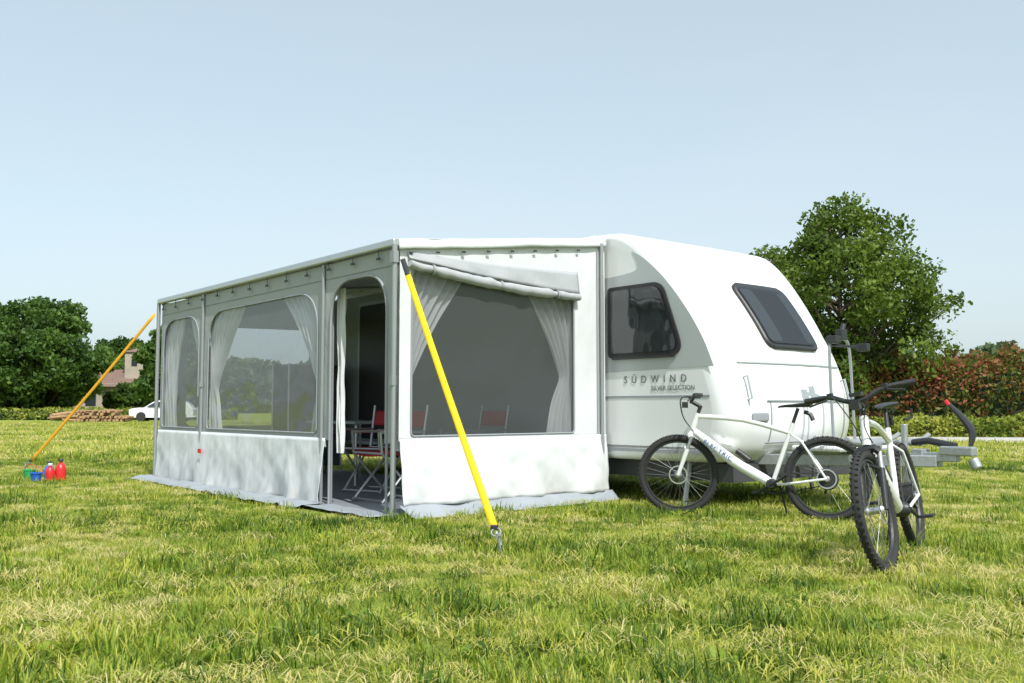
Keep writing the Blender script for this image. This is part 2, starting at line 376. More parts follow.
print('grass',len(P),len(P3))

# ------------------------------------------------------------------ foliage
def leaves(name,C,size,material,parent,seed=0,flat=0.,tint=None,aspect=.55):
    r=np.random.default_rng(seed); n=len(C); C=np.asarray(C,np.float32)
    u=r.normal(size=(n,3)); u/=np.linalg.norm(u,axis=1)[:,None]
    w_=r.normal(size=(n,3)); w_[:,2]+=flat; w_-=u*(w_*u).sum(1)[:,None]; w_/=np.linalg.norm(w_,axis=1)[:,None]
    s=(size*r.uniform(.6,1.4,n))[:,None]
    V=np.stack([C-u*s,C-w_*s*aspect+u*s*.1,C+u*s,C+w_*s*aspect+u*s*.1],1).reshape(-1,3)
    me=bpy.data.meshes.new(name); me.vertices.add(4*n); me.vertices.foreach_set('co',V.astype(np.float32).ravel())
    me.loops.add(4*n); me.loops.foreach_set('vertex_index',np.arange(4*n,dtype=np.int32))
    me.polygons.add(n); me.polygons.foreach_set('loop_start',np.arange(0,4*n,4,dtype=np.int32))
    me.update(calc_edges=True); me.materials.append(material)
    t=np.repeat(r.uniform(.2,.8,n) if tint is None else tint,4)
    a=me.attributes.new('tint','FLOAT','POINT'); a.data.foreach_set('value',t.astype(np.float32))
    o=bpy.data.objects.new(name,me); COL.objects.link(o)
    if parent: o.parent=parent
    return o
M_leafA=leafmat('leaf_green',[(0,(.045,.08,.012)),(.5,(.105,.17,.022)),(1,(.21,.29,.045))],nscale=.5,trans=.45)
M_leafB=leafmat('leaf_deep_green',[(0,(.03,.065,.014)),(.5,(.07,.14,.024)),(1,(.15,.24,.04))],nscale=.3,trans=.4)
M_leafC=leafmat('hedge_leaf',[(0,(.04,.07,.012)),(.34,(.10,.15,.02)),(.47,(.19,.20,.035)),(.60,(.27,.12,.05)),(1,(.42,.12,.08))],nscale=.8,trans=.4)
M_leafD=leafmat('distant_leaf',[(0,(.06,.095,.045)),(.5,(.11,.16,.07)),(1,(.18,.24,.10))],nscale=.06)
M_weed=leafmat('weed_leaf',[(0,(.09,.15,.018)),(.5,(.26,.33,.045)),(1,(.5,.47,.10))],nscale=.6,trans=.4)
def tree(name,loc,H,cr,base,seed,nblob,per,ls,m,trunk_r=.16,bs_=(.13,.27),extra=[]):
    r=np.random.default_rng(seed); root=empty(name,loc)
    cz=(H+base)/2; hz=(H-base)/2; blobs=[]
    while len(blobs)<nblob:
        p=r.uniform(-1,1,3); d=np.linalg.norm(p)
        if d>1 or (d<.45 and r.uniform()<.6): continue
        nn=1+.35*noise.noise(Vector((p[0]*1.7+seed,p[1]*1.7,p[2]*1.7)))
        sh=1.0 if p[2]<.1 else 1-.35*(p[2]-.1)
        blobs.append((p[0]*cr*nn*sh,p[1]*cr*nn*sh,cz+p[2]*hz*min(1.05,nn)))
    blobs+=extra
    C=[];T=[]
    for b in blobs:
        br=r.uniform(*bs_)*cr; k=int(per*r.uniform(.5,1.4)*(br/(.2*cr))**2)
        q=r.normal(size=(k,3)); q/=np.linalg.norm(q,axis=1)[:,None]; q*=(br*r.uniform(.25,1.15,k)**.7)[:,None]; q[:,2]*=.7
        C.append(q+np.array(b)); T.append(np.clip(r.normal(.5+r.uniform(-.18,.18),.15,k),0,1))
    C=np.concatenate(C);T=np.concatenate(T); k=C[:,2]>.05
    leaves('crown',C[k],ls,m,root,seed,tint=T[k])
    mb=MB(); top=H*.8
    trunk=[(0,0,0)]+[(r.normal(0,.03)*H*.3,r.normal(0,.03)*H*.3,top*f) for f in (.15,.35,.55,.75,1)]
    mb.tube(trunk,[trunk_r*1.3,trunk_r,trunk_r*.8,trunk_r*.6,trunk_r*.35,trunk_r*.1],8)
    for b in blobs[::2]+extra:
        zz=max(base*.5,min(top*.9,b[2]-abs(b[0])*.5-abs(b[1])*.3-.3)); s0=Vector((0,0,zz)); e0=Vector(b); md=(s0+e0)/2+Vector((0,0,-.12*cr*r.uniform(0,1)))
        mb.tube([s0,md,e0],[trunk_r*.35,trunk_r*.2,trunk_r*.06],5,cap=False)
    mb.obj('trunk',M_bark,root)
    return root
ex=[(3.0,-.2,4.0),(3.35,-.1,4.2),(3.75,0,4.3),(2.7,0,5.0),(2.9,.2,3.1),(3.3,0,3.2),(-2.9,0,5.2),(-2.95,0,4.8),(-.5,0,7.2),(-.6,.2,6.9),(.3,0,7.0),(2.2,.3,2.4),(-3.0,0,3.6),(-2.5,-.2,5.8)]
tree('deciduous_tree',(10.4,30,0),7.4,3.0,1.0,3,240,165,.085,M_leafA,.17,(.09,.23),ex)
tree('deciduous_tree.001',(-38.6,78,0),9.6,4.9,.1,5,180,250,.20,M_leafB,.25)
tree('deciduous_tree.002',(-45,80,0),10.2,5.4,.1,6,180,260,.20,M_leafB,.25)
tree('deciduous_tree.003',(-40.5,99,0),8.0,4.4,.1,8,130,240,.22,M_leafB,.2)
tree('deciduous_tree.004',(-26.0,74,0),7.8,3.1,.1,9,130,220,.17,M_leafB,.2)
tree('deciduous_tree.005',(-53,84,0),9.5,5.6,.1,12,130,240,.22,M_leafB,.25)
tree('deciduous_tree.006',(-35.2,100,0),6.6,3.4,.1,14,90,220,.20,M_leafB,.2)
tree('deciduous_tree.007',(-33.4,83,0),3.3,2.0,.1,15,70,180,.14,M_leafB,.1)
def hedge(name,p0,p1,h,th,n,ls,m,seed,core=True):
    r=np.random.default_rng(seed); root=empty(name,(0,0,0)); p0=np.array(p0);p1=np.array(p1); Lh=np.linalg.norm(p1-p0); d=(p1-p0)/Lh; nn=np.array([-d[1],d[0]])
    t=r.uniform(0,Lh,n); hh=np.array([h*(1+.20*noise.noise(Vector((q*.45,seed,0)))+.2*noise.noise(Vector((q*1.7,seed,5)))) for q in t])
    ang=r.uniform(0,math.pi,n)
    off=np.cos(ang)*th/2*(.8+.35*r.uniform(size=n)); z=hh*np.where(r.uniform(size=n)<.55,r.uniform(.02,1,n),np.abs(np.sin(ang))**.5*r.uniform(.85,1.08,n))
    bul=np.array([.35*noise.noise(Vector((q*.8,zz*.9,seed+3))) for q,zz in zip(t,z)])
    off=off*(1+bul)
    P=p0+d*t[:,None]+nn*off[:,None]; C=np.concatenate([P,z[:,None]],1)
    leaves('foliage',C,ls,m,root,seed)
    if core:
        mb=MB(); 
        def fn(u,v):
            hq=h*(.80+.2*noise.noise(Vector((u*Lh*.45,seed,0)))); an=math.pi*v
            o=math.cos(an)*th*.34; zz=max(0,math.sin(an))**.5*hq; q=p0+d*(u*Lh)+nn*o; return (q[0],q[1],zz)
        mb.grid(60,8,fn); mb.obj('dark_core',M_core,root)  # added solid dark core, stands for the dim inside behind the leaves
    return root
hedge('hedge',(7.5,30.5),(36,25.8),2.45,1.9,56000,.075,M_leafC,3)
hedge('wild_plants',(7.0,29.1),(36,24.0),.65,1.2,17000,.06,M_weed,4,False)
hedge('distant_shrubs',(-70,72),(-22,76),.9,3,11000,.13,M_weed,5)
def distant(name,y,x0,x1,h,n,seed,ls):
    r=np.random.default_rng(seed); root=empty(name)
    x=r.uniform(x0,x1,n); hh=np.array([h*(.8+.35*noise.noise(Vector((q*.03,seed,0)))+.3*noise.noise(Vector((q*.11,seed,3)))+.12*noise.noise(Vector((q*.4,seed,9)))) for q in x])
    z=hh*r.uniform(0,1,n)**.6; yy=y+r.uniform(-4,4,n)+np.abs(z-hh*.5)*.3
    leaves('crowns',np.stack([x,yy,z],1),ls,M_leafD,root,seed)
    mb=MB(); mb.grid(120,1,lambda u,v:(x0+(x1-x0)*u,y+3,v*h*(.62+.35*noise.noise(Vector(((x0+(x1-x0)*u)*.03,seed,0)))))); mb.obj('wood_interior',M_core,root)  # added dark sheet behind the crowns, paints the dim depth of the wood
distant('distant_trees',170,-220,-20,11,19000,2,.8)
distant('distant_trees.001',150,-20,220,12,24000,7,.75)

# ------------------------------------------------------------------ house, woodpile, car
hs_=empty('brick_house',(-38.6,91,0),.2)
mb=MB(); mb.box((0,0,1.6),(7,6,3.2)); mb.box((2.7,-1.0,4.5),(1.7,1.7,3.4)); mb.obj('walls',M_wall,hs_,False)
mb=MB(); mb.add([(-3.9,-3.5,2.9),(3.9,-3.5,2.9),(3.9,3.5,2.9),(-3.9,3.5,2.9),(-3.9,0,4.6),(3.9,0,4.6)],[(0,1,5,4),(2,3,4,5),(0,4,3),(1,2,5),(0,3,2,1)])
mb.add([(1.7,-2.0,6.2),(3.7,-2.0,6.2),(3.7,0,6.2),(1.7,0,6.2),(2.7,-1,6.6)],[(0,1,4),(1,2,4),(2,3,4),(3,0,4),(0,3,2,1)]); mb.obj('roof',M_tile,hs_,False)
mb=MB()
for x in(-2.5,-.8,.9): mb.box((x,-3.02,1.7),(.9,.06,1.1))
mb.box((2.6,-3.02,1.05),(1,.06,2.1)); mb.box((2.7,-1.87,5.2),(.5,.06,.6)); mb.obj('windows_and_door',M_cglass,hs_,False)
r=random.Random(3)
wp=empty('firewood_pile',(-27.3,64,0),.05); mb=MB()
for row in range(4):
    for i in range(14):
        if row>1 and r.random()<.35: continue
        x=-1.7+i*.25+(row%2)*.12+r.uniform(-.04,.04); mb.tube([(x,-.5+r.uniform(-.2,.05),.12+row*.2),(x+r.uniform(-.05,.05),.5,.12+row*.2)],r.uniform(.07,.125),8)
mb.obj('logs',M_log,wp)
wp=empty('firewood_pile.001',(-30.6,66,0),-.1); mb=MB()
for i in range(34): 
    x=r.uniform(-.7,.7); z=.08+r.uniform(0,.8)*(1-abs(x)/1.2); mb.tube([(x-r.uniform(.5,1.3),r.uniform(-.5,.5),z*r.uniform(.5,1)),(x+r.uniform(.5,1.3),r.uniform(-.5,.5),z)],r.uniform(.05,.1),7)
mb.obj('logs',M_log,wp)
car=empty('parked_car',(-24.4,67,0),math.radians(8))
prof=[(-2.1,.35),(-2.15,.62),(-2.08,.86),(-1.5,.96),(-1.15,.99),(-.45,1.42),(.6,1.47),(1.5,1.40),(1.95,1.0),(2.1,.85),(2.12,.4),(1.9,.28),(-1.9,.28)]
pc=catmull(prof,4,True); mb=MB(); n=len(pc)
ys=[-.86,-.84,-.7,0,.7,.84,.86]; vs=[]
for y in ys:
    for (x,z) in pc:
        ty=y*(1-max(0,z-.9)*.32); sh=.97 if abs(y)>.85 else 1; vs.append((x*sh,ty,z*(1 if abs(y)<.8 else (1-.015*z))))
fs=[(i*n+j,i*n+(j+1)%n,(i+1)*n+(j+1)%n,(i+1)*n+j) for i in range(len(ys)-1) for j in range(n)]
fs.append(tuple(range(n))); fs.append(tuple((len(ys)-1)*n+j for j in range(n))[::-1]); mb.add(vs,fs); mb.obj('body',M_carw,car)
mb=MB()
for sgn in(-1,1):
    for poly in([(-1.0,1.0),(-.45,1.34),(.05,1.38),(.05,1.0)],[(.12,1.0),(.12,1.38),(.75,1.37),(.85,1.0)],[(.93,1.0),(.83,1.36),(1.35,1.31),(1.6,1.02)]):
        mb.add([(x,sgn*(.875*(1-max(0,z-.9)*.32)),z) for x,z in poly],[(0,1,2,3)])
mb.add([(-1.12,-.72,1.02),(-1.12,.72,1.02),(-.55,.62,1.40),(-.55,-.62,1.40)],[(0,1,2,3)]); mb.obj('windows',M_cglass,car,False)
mb=MB()
for x in(-1.35,1.35):
    for y in(-.78,.78): mb.lathe([(.2,-.1),(.31,-.1),(.33,-.06),(.33,.06),(.31,.1),(.2,.1)],(x,y,.33),(0,1,0),24)
mb.obj('wheels',M_rubber,car)

# ------------------------------------------------------------------ CARAVAN
cv=empty('caravan',(OX,OY,0),TH)
X0,WD=2.5,2.3
pp=[(-6.1,.5),(-6.18,1.0),(-6.15,1.7),(-6.0,2.3),(-5.7,2.58),(-5.0,2.66),(-3,2.69),(-1,2.70),(-.1,2.70),(.3,2.645),(.6,2.48),(.9,2.20),(1.18,1.85),(1.40,1.50),(1.53,1.18),(1.585,.9),(1.56,.66),(1.44,.47),(1.1,.42),(-1,.42),(-3,.42),(-5.7,.42)]
PR=catmull(pp,6,True); n=len(PR)
nor=[]
for i in range(n):
    a=Vector(PR[i-1]);b=Vector(PR[(i+1)%n]);t=(b-a).normalized(); nor.append(Vector((-t.y,t.x)))
def rad(p):
    s,z=p
    if s>.1: 
        k=min(1,(s-.1)/.9); return .06+.14*k*(1 if z>.6 else .5)
    if s<-5.6: return .12
    return .06 if z>1.5 else .02
def inset(d,r): return 0 if d>=r else r-math.sqrt(max(0,r*r-(r-d)**2))
def bow(s,x): 
    k=min(1,max(0,(s-.1)/1.2)); q=(x-(X0+WD/2))/(WD/2); return -(.06 if q<0 else .27)*k*q**2
ds=[0,.004,.012,.025,.045,.07,.10,.14,.19,.3,.6]; xs=ds+[.85,WD/2]+[WD-.85]+[WD-d for d in ds[::-1]]
vs=[]
for xx in xs:
    d=min(xx,WD-xx)
    for i,(s,z) in enumerate(PR):
        ins=inset(d,rad((s,z))); q=Vector((s,z))-nor[i]*ins; vs.append((X0+xx,-(q.x+bow(q.x,X0+xx)),q.y))
mb=MB(); K=len(xs)
mb.add(vs,[(i*n+j,i*n+(j+1)%n,(i+1)*n+(j+1)%n,(i+1)*n+j) for i in range(K-1) for j in range(n)])
mb.add(vs[:n],[tuple(range(n))]); mb.add(vs[(K-1)*n:],[tuple(range(n))[::-1]])
mb.obj('body_shell',M_white,cv,angle=35)
def surf(x,k,off):
    k0=int(math.floor(k))%n; f=k-math.floor(k); k1=(k0+1)%n
    p=Vector(PR[k0]).lerp(Vector(PR[k1]),f)+nor[k0].lerp(nor[k1],f)*off
    return (x,-(p.x+bow(p.x,x)),p.y)
def kfind(z):
    return min((i for i in range(n) if PR[i][0]>.3),key=lambda i:abs(PR[i][1]-z))
def kz(z):
    i=kfind(z); j=i+1 if PR[i][1]>z else i-1
    z0,z1=PR[i][1],PR[j][1]; return i+(j-i)*(z-z0)/(z1-z0) if abs(z1-z0)>1e-6 else i
def patch(x0,x1,z0,z1,off,r,mb,nv=24):
    def fn(u,v):
        zz=z0+(z1-z0)*v; d=min(zz-z0,z1-zz); t=0 if d>r else (r-math.sqrt(max(0,r*r-(r-d)**2)))
        a,b=x0+t,x1-t; return surf(a+(b-a)*u,kz(zz),off)
    mb.grid(14,nv,fn)
FX0,FX1,FZ0,FZ1=3.24,4.14,1.48,2.15
mb=MB(); patch(FX0,FX1,FZ0,FZ1,.016,.1,mb); mb.obj('front_window_frame',M_dark,cv,solid=.02)
mb=MB(); patch(FX0+.04,FX1-.04,FZ0+.045,FZ1-.045,.040,.07,mb); mb.obj('front_window_glass',M_glass,cv)
mb=MB(); patch(FX0+.07,FX0+.26,FZ0+.07,FZ1-.07,.032,.02,mb); patch(FX1-.22,FX1-.06,FZ0+.07,FZ1-.07,.032,.02,mb); mb.obj('front_window_blind',mat('blind_grey',(.25,.28,.3),.8),cv)
mb=MB()
patch(3.0,4.45,.98,.995,.010,.0,mb,2); patch(3.0,4.45,.60,.612,.010,.0,mb,2)
mb.obj('locker_seams',M_trim,cv,solid=.004)
mb=MB(); mb.tube([surf(3.05,kz(1.0-.01*i),.004) for i in range(40)],.006,5); mb.tube([surf(4.40,kz(1.0-.01*i),.004) for i in range(40)],.006,5); mb.obj('locker_edge',M_trim,cv)
mb=MB()
for x in(2.75,4.5): mb.tube([surf(x,kz(1.0),.0),surf(x,kz(1.0),.05),surf(x,kz(1.2),.05),surf(x,kz(1.2),.0)],.012,8)
mb.obj('grab_handles',M_alu,cv)
mb=MB(); patch(2.72,4.56,1.33,1.345,.010,.0,mb,2); mb.obj('front_trim_stripe',M_silver,cv,solid=.003)
mb=MB(); patch(2.78,3.0,.80,.88,.008,.02,mb,6); mb.obj('marker_light',M_trim,cv,solid=.01)
def SM(x): return MAT4((0,-1,0),(0,0,1),(-1,0,0),(x,0,0))
arc=catmull([(1.36,1.30),(1.24,1.56),(1.04,1.86),(.78,2.16),(.52,2.38),(.36,2.47)],5)
inner=catmull([(.36,2.47),(.42,2.36),(.40,2.27),(.1,2.24),(-.05,2.24)],4)
plate('silver_panel',[(-.05,1.28)]+arc+inner[1:],[],.003,SM(X0-.003),M_silver,cv)
plate('side_stripe',[(-.05,1.02),(1.30,1.02),(1.31,1.04),(-.05,1.04)],[],.003,SM(X0-.003),M_trim,cv)
plate('side_sill_strip',[(-.05,.50),(1.28,.50),(1.30,.53),(-.05,.53)],[],.003,SM(X0-.003),M_trim,cv)
wpoly=[(.03,1.42),(.93,1.42),(1.0,1.50),(.76,2.13),(.03,2.13)]
plate('side_window_frame',rpoly(wpoly,[.05,.05,.12,.12,.05]),[],.02,SM(X0-.011),M_dark,cv)
gp=[(.07,1.46),(.91,1.46),(.95,1.52),(.73,2.09),(.07,2.09)]
plate('side_window_glass',rpoly(gp,[.04,.04,.1,.1,.04]),[],.004,SM(X0-.040),M_glass,cv)
mb=MB()
def cfn(u,v):
    z=1.48+.6*v; wd=.10+.22*v**1.5; return (X0-.029+.006*math.sin(u*40),-(.09+wd*u),z)
mb.grid(40,10,cfn)
mb.grid(30,10,lambda u,v:(X0-.029+.006*math.sin(u*40),-((.90-.28*v)-(.10+.02*v)*u),1.50+.56*v)); mb.obj('side_window_curtain',M_curt,cv)
plate('window_lower_rail',rpoly([(.1,1.40),(.9,1.40),(.9,1.425),(.1,1.425)],.005),[],.03,SM(X0-.02),M_dark,cv)
def text(name,s,size,T,space,m,parent):
    cu=bpy.data.curves.new(name,'FONT'); cu.body=s; cu.size=size; cu.space_character=space; cu.extrude=.001
    ob=bpy.data.objects.new('t',cu); COL.objects.link(ob); bpy.context.view_layer.update()
    me=bpy.data.meshes.new_from_object(ob.evaluated_get(bpy.context.evaluated_depsgraph_get())); bpy.data.objects.remove(ob)
    me.transform(T); me.materials.clear(); me.materials.append(m); o=bpy.data.objects.new(name,me); COL.objects.link(o); o.parent=parent
text('lettering','SÜDWIND',.10,SM(X0-.005)@Matrix.Translation((.24,1.165,0)),2.1,M_text,cv)
text('sub_lettering','SILVER SELECTION',.062,SM(X0-.005)@Matrix.Translation((.60,1.09,0)),1.05,M_text,cv)
mb=MB(); mb.box((X0-.05,3.0,2.62),(.12,5.9,.11)); mb.obj('awning_case',M_white,cv,bevel=.02)
plate('wall_shade_plate',[(-5.75,.46),(-.1,.46),(-.1,2.5),(-5.75,2.5)],[],.004,SM(X0-.003),M_wallshade,cv)  # added plate over the white wall, paints it dimmer inside the awning
plate('entrance_door_frame',rpoly([(-4.95,.48),(-4.15,.48),(-4.15,2.4),(-4.95,2.4)],.08),[],.02,SM(X0-.016),M_silver,cv)
plate('entrance_door_dark_plate',rpoly([(-4.9,.5),(-4.2,.5),(-4.2,2.35),(-4.9,2.35)],.06),[],.02,SM(X0-.022),M_dark,cv)  # flat dark plate painting the unlit caravan interior, no real opening
mb=MB(); mb.box((3.65,2.3,.33),(1.9,7.4,.17)); mb.obj('underbody',M_under,cv,False)
mb=MB(); mb.tube([(2.7,-.9,.42),(2.62,-.9,.05)],.025,6); mb.tube([(4.6,-.9,.42),(4.68,-.9,.05)],.025,6); mb.box((2.62,-.9,.03),(.12,.12,.03)); mb.obj('corner_steadies',M_steel,cv,False)
mb=MB()
for x in(2.66,4.64):
    for y in (2.6,3.35): mb.lathe([(.15,-.1),(.31,-.1),(.335,-.06),(.335,.06),(.31,.1),(.15,.1)],(x,y,.33),(1,0,0),28)
mb.obj('wheels',M_rubber,cv)
HS=.13
mb=MB()
def beam(p,q,w_,h):
    p=Vector(p);q=Vector(q);d=(q-p); Lb=d.length; d.normalize(); y=Vector((0,0,1)).cross(d).normalized(); z=d.cross(y)
    R=Matrix((d,y,z)).transposed(); mb.box((p+q)/2,(Lb,w_,h),R)
beam((2.95,-1.0,.44),(3.62,-2.95+HS,.47),.06,.10); beam((4.35,-1.0,.44),(3.68,-2.95+HS,.47),.06,.10); beam((3.1,-1.7,.5),(4.2,-1.7,.5),.05,.05)
beam((3.65,-2.75+HS,.5),(3.65,-3.12+HS,.51),.09,.08)
mb.tube([(3.65,-2.65+HS,.78),(3.65,-2.65+HS,.2)],.03,10); mb.box((3.65,-2.66,.5),(.14,.1,.14)); mb.obj('drawbar',M_steel,cv,False,bevel=.008)
mb=MB(); mb.lathe([(.05,-.035),(.1,-.035),(.11,0),(.1,.035),(.05,.035)],(3.65,-2.68+HS,.11),(1,0,0),20)
mb.tube([(3.65,-2.65+HS,.82),(3.78,-2.65+HS,.84),(3.78,-2.65+HS,.92)],.012,6); mb.obj('jockey_wheel',M_rubber,cv)
mb=MB(); mb.box((3.65,-3.12+HS,.56),(.10,.28,.08)); mb.tube([(3.65,-3.24+HS,.50),(3.65,-3.28+HS,.42)],.045,10); mb.obj('coupling_head',M_steel,cv,False,bevel=.02)
mb=MB(); mb.tube(catmull([(3.70,-3.20+HS,.60),(3.74,-3.20+HS,.72),(3.74,-3.12+HS,.84),(3.72,-3.00+HS,.97)],4),[.018,.02,.026,.030,.034,.036,.036,.034,.030,.026,.022,.018,.014],8); mb.tube([(3.66,-3.1+HS,.6),(3.68,-2.85+HS,.64),(3.7,-2.7+HS,.62)],.03,8); mb.obj('stabiliser_lever',M_dark,cv)
mb=MB(); mb.tube([(3.72,-3.02+HS,.945),(3.72,-2.99+HS,.985)],.018,8); mb.obj('lever_grip',M_redp,cv)
mb=MB(); mb.box((3.65,-1.95,.56),(1.0,.5,.05)); mb.obj('drawbar_cover',M_white,cv,False,bevel=.02)
mb=MB()
for y in(-2.05,-2.35):
    mb.tube(catmull([(3.0,y,.66),(3.2,y,.62),(4.15,y,.62),(4.40,y,.67)],4),.022,8)
mb.tube([(3.3,-1.95,.60),(3.3,-2.5,.60)],.02,8); mb.tube([(4.0,-1.95,.60),(4.0,-2.5,.60)],.02,8)
mb.tube(catmull([(3.45,-1.95,.6),(3.45,-1.93,1.2),(3.47,-1.92,1.50),(3.55,-1.92,1.56),(3.7,-1.92,1.56),(3.78,-1.92,1.50),(3.8,-1.93,1.2),(3.8,-1.95,.6)],5),.014,8)
mb.obj('bike_rack',M_pole,cv)
mb=MB(); mb.tube([(3.5,-1.92,1.5),(3.48,-2.25,1.46)],.014,6); mb.box((3.48,-2.25,1.46),(.06,.1,.07)); mb.box((3.5,-1.94,1.55),(.10,.1,.07)); mb.box((3.63,-1.94,1.60),(.1,.07,.10)); mb.tube([(3.6,-1.95,1.58),(3.66,-1.95,1.70)],.025,8)
mb.obj('rack_clamps',M_dark,cv,False,bevel=.01)

# ------------------------------------------------------------------ AWNING
aw=empty('caravan_awning',(OX,OY,0),TH); LY=5.80; DX=2.5
def zr(x): return 2.31+(2.60-2.31)*x/DX
def FM(x): return MAT4((0,1,0),(0,0,1),(1,0,0),(x,0,0))
def EM(y): return MAT4((1,0,0),(0,0,1),(0,-1,0),(0,y,0))
w1=rpoly([(1.40,.68),(4.14,.68),(4.14,2.05),(1.40,2.05)],[.06,.06,.42,.42],10)
w2=rpoly([(4.44,.68),(5.67,.68),(5.67,2.05),(4.44,2.05)],[.06,.06,.38,.38],10)
arch=rpoly([(1.14,.62),(1.14,2.10),(.14,2.10),(.14,.62)],[0,.38,.38,0],10)
outer=[(.03,2.28),(.03,.62)]+[(.14,.62)]+arch[::-1][1:-1]+[(1.14,.62),(LY-.03,.62),(LY-.03,2.28)]
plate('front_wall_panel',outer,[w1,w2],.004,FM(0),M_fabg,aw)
def loop3(poly,f,r,mb): mb.tube([f(p) for p in poly],r,6,closed=True)
mb=MB(); loop3(w1,lambda p:(-.006,p[0],p[1]),.009,mb); loop3(w2,lambda p:(-.006,p[0],p[1]),.009,mb)
mb.tube([(-.006,p[0],p[1]) for p in arch],.014,6)
mb.tube([(-.006,1.14,.62),(-.006,1.14,.03)],.012,6); mb.tube([(-.006,.13,.62),(-.006,.13,.03)],.012,6)
mb.tube([(-.008,1.25,.635),(-.008,LY-.03,.635)],.010,6)
sw=rpoly([(.15,.68),(2.04,.68),(2.04,2.02),(.15,2.10)],.04,4)
loop3(sw,lambda p:(p[0],-.006,p[1]),.009,mb); mb.tube([(.04,-.008,.66),(2.47,-.008,.66)],.009,6)
mb.tube([(2.36,-.008,.03),(2.36,-.008,2.5)],.012,6)
mb.tube([(-.005,.05,2.14),(-.005,LY-.05,2.14)],.004,4)
mb.obj('piping',M_trim,aw)
plate('side_wall_panel',[(.03,.64),(2.47,.64),(2.47,zr(2.47)-.01),(.03,zr(.03)-.01)],[sw],.004,EM(0),M_fabw,aw)
ew=rpoly([(.35,.68),(2.15,.68),(2.15,2.05),(.35,2.02)],.1,4)
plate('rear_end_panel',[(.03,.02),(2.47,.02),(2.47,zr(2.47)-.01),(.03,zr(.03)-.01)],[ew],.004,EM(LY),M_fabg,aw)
def pane(name,poly,M,m): plate(name,poly,[],0,M,m,aw)
pane('front_window_pane',w1,FM(.008),M_pvc); pane('front_small_window_pane',w2,FM(.008),M_pvc)
pane('side_mesh_pane',sw,EM(.008),M_mesh); pane('rear_end_pane',ew,EM(LY-.008),M_pvc)
def nz3(a,b,c=0): return noise.noise(Vector((a,b,c)))
def crease(a,z): # diagonal pull creases in hanging fabric
    return .010*nz3(a*5+z*6,z*2,21)+.008*abs(nz3(a*3-z*5,z*1.5,33))
mb=MB()
def skf(u,v):
    y=1.20+(LY-.03-1.20)*u; z=.64*(1-v)+.015*v
    return (-.02-.05*v-.03*nz3(y*3,z*2,1)*v*2-.02*math.sin(y*2.1)*v-.02*nz3(y*9+z*4,z*3)*v-crease(y,z)*min(1,v*4),y,z)
mb.grid(240,18,skf); mb.obj('front_skirt',M_fabw,aw,solid=.003)
mb=MB()
def sks(u,v):
    x=.03+(2.46-.03)*u; z=.66*(1-v)+.10*v
    return (x,-.02-.05*v-.03*nz3(x*3,z*2,4)*v*2-.015*math.sin(x*3.1)*v-.02*nz3(x*9+z*5,z*3)*v-1.4*crease(x,z)*min(1,v*4),z)
mb.grid(150,18,sks); mb.obj('side_skirt',M_fabw,aw,solid=.003)
mb=MB()
def sk2(u,v):
    x=.0+2.50*u; z=.11*(1-v)+.012*v; f=v**1.2*(.26-.14*u)
    return (x,-.065-f-.03*nz3(x*3,v*2,14)*v-.018*nz3(x*10,0)*v,max(.02,z+.02*nz3(x*6,v*4,2)*v))
mb.grid(100,8,sk2)
def fl(u,v):
    y=1.15+(LY+.05-1.15)*u; o=.05+.36*v*(1+.25*nz3(y*1.7,3)); return (-o,y,.045-.01*v+.024*nz3(y*4,v*3,7)+.014*nz3(y*12,v*6,7))
mb.grid(160,8,fl)
mb.grid(20,6,lambda u,v:(-.30*v+.05,-.02+1.2*u,.03+.012*nz3(u*6,v*3,3)))
mb.obj('mud_flap',M_flap,aw,solid=.003)
mb=MB(); mb.grid(12,24,lambda u,v:(.0+2.5*u,.0+LY*v,.022+.006*nz3(u*8,v*16,3))); mb.obj('groundsheet',M_floor,aw)
mb=MB()
def rf(u,v):
    x=-.03+2.5*u; y=-.03+(LY+.06)*v; sag=-.035*math.sin(math.pi*u)*(1+.3*math.sin(v*math.pi*6)); return (x,y,zr(x)+.045+sag*(1 if .02<v<.98 else .2))
mb.grid(16,48,rf); mb.obj('roof_sheet',M_roof,aw,solid=.004)
mb=MB(); mb.box((-.02,LY/2,2.325),(.07,LY+.06,.065)); mb.obj('front_rail',M_alu,aw,False,bevel=.012)
mb=MB()
def vb(u,v): x=2.47*u; return (x,-.03-.01*v-.014*nz3(x*4,v),zr(x)+.045-.085*v+.006*nz3(x*3,5))
mb.grid(60,3,vb); mb.obj('side_valance',M_fabw,aw,solid=.004)
mb=MB(); pts=[];rs=[]
for i in range(61):
    u=i/60; x=.10+1.98*u; z=2.15-.145*u-.035*math.sin(math.pi*u)+.014*nz3(x*7,1); pts.append((x,-.05+.012*nz3(x*7,9),z)); 
    tie=min(abs(u-.12),abs(u-.5),abs(u-.85)); rs.append((.034+.012*min(1,tie/.06))*(1-.3*abs(2*u-1)**4)+.010*nz3(x*10,5))
mb.tube(pts,rs,12); mb.obj('rolled_blind',M_fabg,aw)
mb=MB()
for u in(.12,.5,.85):
    x=.10+1.98*u; z=2.15-.145*u-.035*math.sin(math.pi*u); mb.ring((x,-.05,z),(1,-.05,-.07),.042,.004,20,4,.012)
mb.obj('blind_ties',M_trim,aw)
mb=MB(); mb.grid(60,6,lambda u,v:(.10+1.98*u,-.02-.03*v-.02*nz3(u*9,v,2)*v,2.26-.16*u*v-.06*v-.02*math.sin(math.pi*u))); mb.obj('blind_flap',M_fabg,aw,solid=.003)
mb=MB()
def pole(x,y,h,r=.018): mb.tube([(x,y,.03),(x,y,h)],r,10); 
